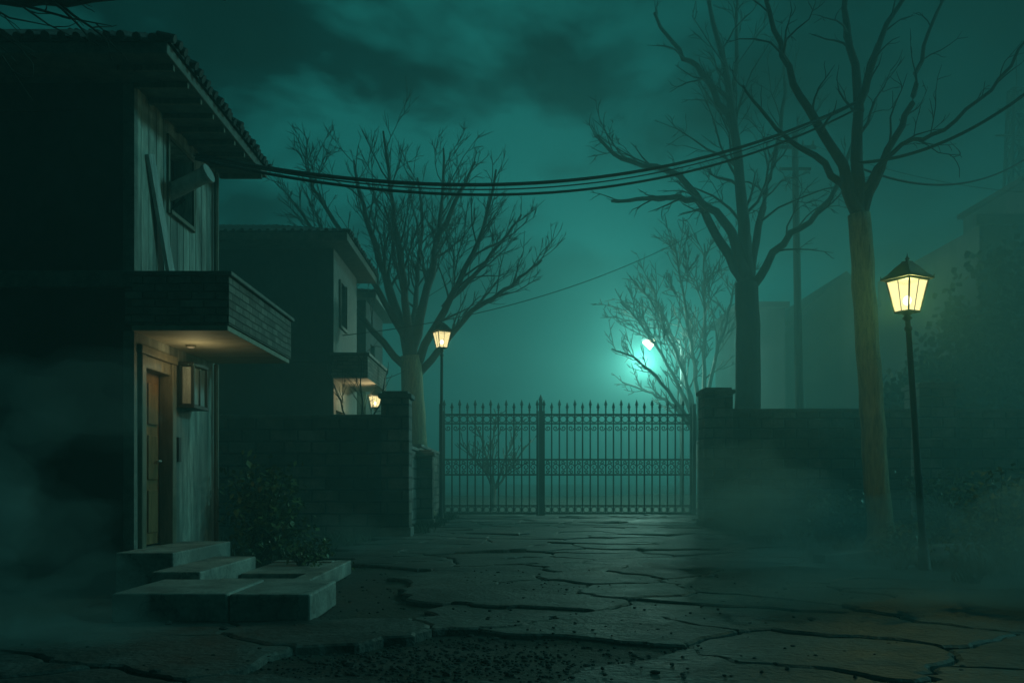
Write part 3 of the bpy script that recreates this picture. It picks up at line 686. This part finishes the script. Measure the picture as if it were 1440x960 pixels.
tree_mass('distant_trees',[(-16,70,4,5,4),(34,80,5,7,4)],700,6,0.55)
fb=empty('apartment_block')
mb=MB(); panel(mb,(18.2,36,0),(1,0,0),(0,-1,0),12,11.2,[(1.6+3*i,2.8+3*i,5.2+3*j,6.8+3*j) for i in range(3) for j in range(2)],0.25)
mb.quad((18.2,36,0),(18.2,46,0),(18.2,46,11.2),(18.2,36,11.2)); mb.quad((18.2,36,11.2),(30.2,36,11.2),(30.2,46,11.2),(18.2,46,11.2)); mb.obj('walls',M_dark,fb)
MB().box(18.5,30,36.3,45.9,0.05,11.1).obj('interior',M_black,fb)
mb=MB(); mb.box(18.0,30.4,35.8,36.1,11.203,11.6); mb.box(20.5,25.0,37,42,11.21,13.2); mb.box(20.3,25.2,36.8,42.2,13.203,13.4); mb.obj('roof_parapet',M_dark,fb)

gb=empty('gabled_house')
mb=MB(); x0,x1,y0,y1,ze,zr=13.2,19.8,46,56,8.6,11.6
mb.quad((x0,y0,0),(x1,y0,0),(x1,y0,ze),(x0,y0,ze)); mb.quad((x0,y0,0),(x0,y1,0),(x0,y1,ze),(x0,y0,ze)); mb.quad((x1,y0,0),(x1,y1,0),(x1,y1,ze),(x1,y0,ze)); 
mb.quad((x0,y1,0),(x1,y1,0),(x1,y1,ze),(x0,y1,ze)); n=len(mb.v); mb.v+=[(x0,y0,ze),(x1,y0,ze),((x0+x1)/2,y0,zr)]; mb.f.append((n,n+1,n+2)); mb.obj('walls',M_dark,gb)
mb=MB(); xm=(x0+x1)/2
for sx_ in (-1,1):
    ex=xm+sx_*3.7; s_=3.0/3.3; zz=zr-s_*3.7
    mb.quad((xm,y0-.4,zr+.05),(ex,y0-.4,zz+.05),(ex,y1+.4,zz+.05),(xm,y1+.4,zr+.05)); mb.quad((xm,y0-.4,zr-.2),(ex,y0-.4,zz-.2),(ex,y0-.4,zz+.05),(xm,y0-.4,zr+.05))
mb.obj('roof',M_tile,gb)
mb=MB(); 
for xx in (14.6,17.4): mb.box(xx,xx+1.1,45.93,45.99,4.6,6.2)
mb.obj('windows',M_black,gb)
lh=empty('low_house'); MB().box(11.0,13.0,44,50,0,9.5).obj('walls',M_dark,lh); MB().box(10.7,13.1,43.6,50.4,9.503,9.75).obj('flat_roof',M_dark,lh)

rt=empty('lattice_tower'); mb=MB(); cx,cy=38.2,70; H=31
def hw(z): return 1.3-0.9*(z/H)
lv=[0,4,8,11.5,15,18,20.5,23,25,27,29,31]
for a,b in ((-1,-1),(1,-1),(1,1),(-1,1)): mb.tube([(cx+a*hw(z),cy+b*hw(z),z) for z in lv],0.13,5)
for z0,z1 in zip(lv,lv[1:]):
    cs0=[(cx+a*hw(z0),cy+b*hw(z0),z0) for a,b in ((-1,-1),(1,-1),(1,1),(-1,1))]; cs1=[(cx+a*hw(z1),cy+b*hw(z1),z1) for a,b in ((-1,-1),(1,-1),(1,1),(-1,1))]
    for i in range(4): mb.tube([cs0[i],cs1[(i+1)%4]],0.07,4); mb.tube([cs1[i],cs0[(i+1)%4]],0.07,4); mb.tube([cs1[i],cs1[(i+1)%4]],0.07,4)
mb.tube([(cx,cy,31),(cx,cy,34)],0.06,5); mb.tube([(cx-1.6,cy,27.5),(cx+1.6,cy,27.5)],0.1,5); mb.tube([(cx-1.4,cy,29.5),(cx+1.4,cy,29.5)],0.1,5)
mb.obj('lattice',M_iron,rt)

up_=empty('utility_pole'); mb=MB(); mb.tube([(10.95,35,0),(10.7,35,14.6)],[0.18,0.12],10); mb.obj('pole',M_bark,up_)
mb=MB(); mb.box(9.9,11.5,34.92,35.0,13.8,13.93); mb.box(10.1,11.3,34.92,35.0,13.0,13.1)
for x in (10.0,10.4,11.0,11.4): mb.tube([(x,34.96,13.93),(x,34.96,14.12)],[.05,.035],6)
mb.obj('crossarm',M_iron,up_)

def cable(a,b,sag,r,n=40,name='power_cable'):
    a=Vector(a);b=Vector(b); pts=[a.lerp(b,i/n)-Vector((0,0,4*sag*(i/n)*(1-i/n))) for i in range(n+1)]
    MB().tube(pts,r,6).obj(name,M_cable,smooth=True)
cable((-4.05,11.85,5.36),(6.3,17,8.15),0.85,0.026)
cable((-4.05,11.80,5.30),(6.3,17,8.02),0.93,0.020)
cable((-4.05,11.75,5.32),(6.3,17,8.12),0.91,0.010)
cable((6.3,17,7.0),(14.5,24,10.6),0.9,0.022)
cable((6.35,17,7.05),(10.5,15.0,9.6),0.75,0.028)
cable((-4.4,24,5.0),(10.7,35,13.0),1.1,0.012)
cable((11.3,35,14),(26,30,11.5),1.4,0.014)
cable((-4.6,10.0,5.2),(-9,7,5.0),0.35,0.008)
print('objs',len(bpy.data.objects), 'verts', sum(len(m.vertices) for m in bpy.data.meshes))
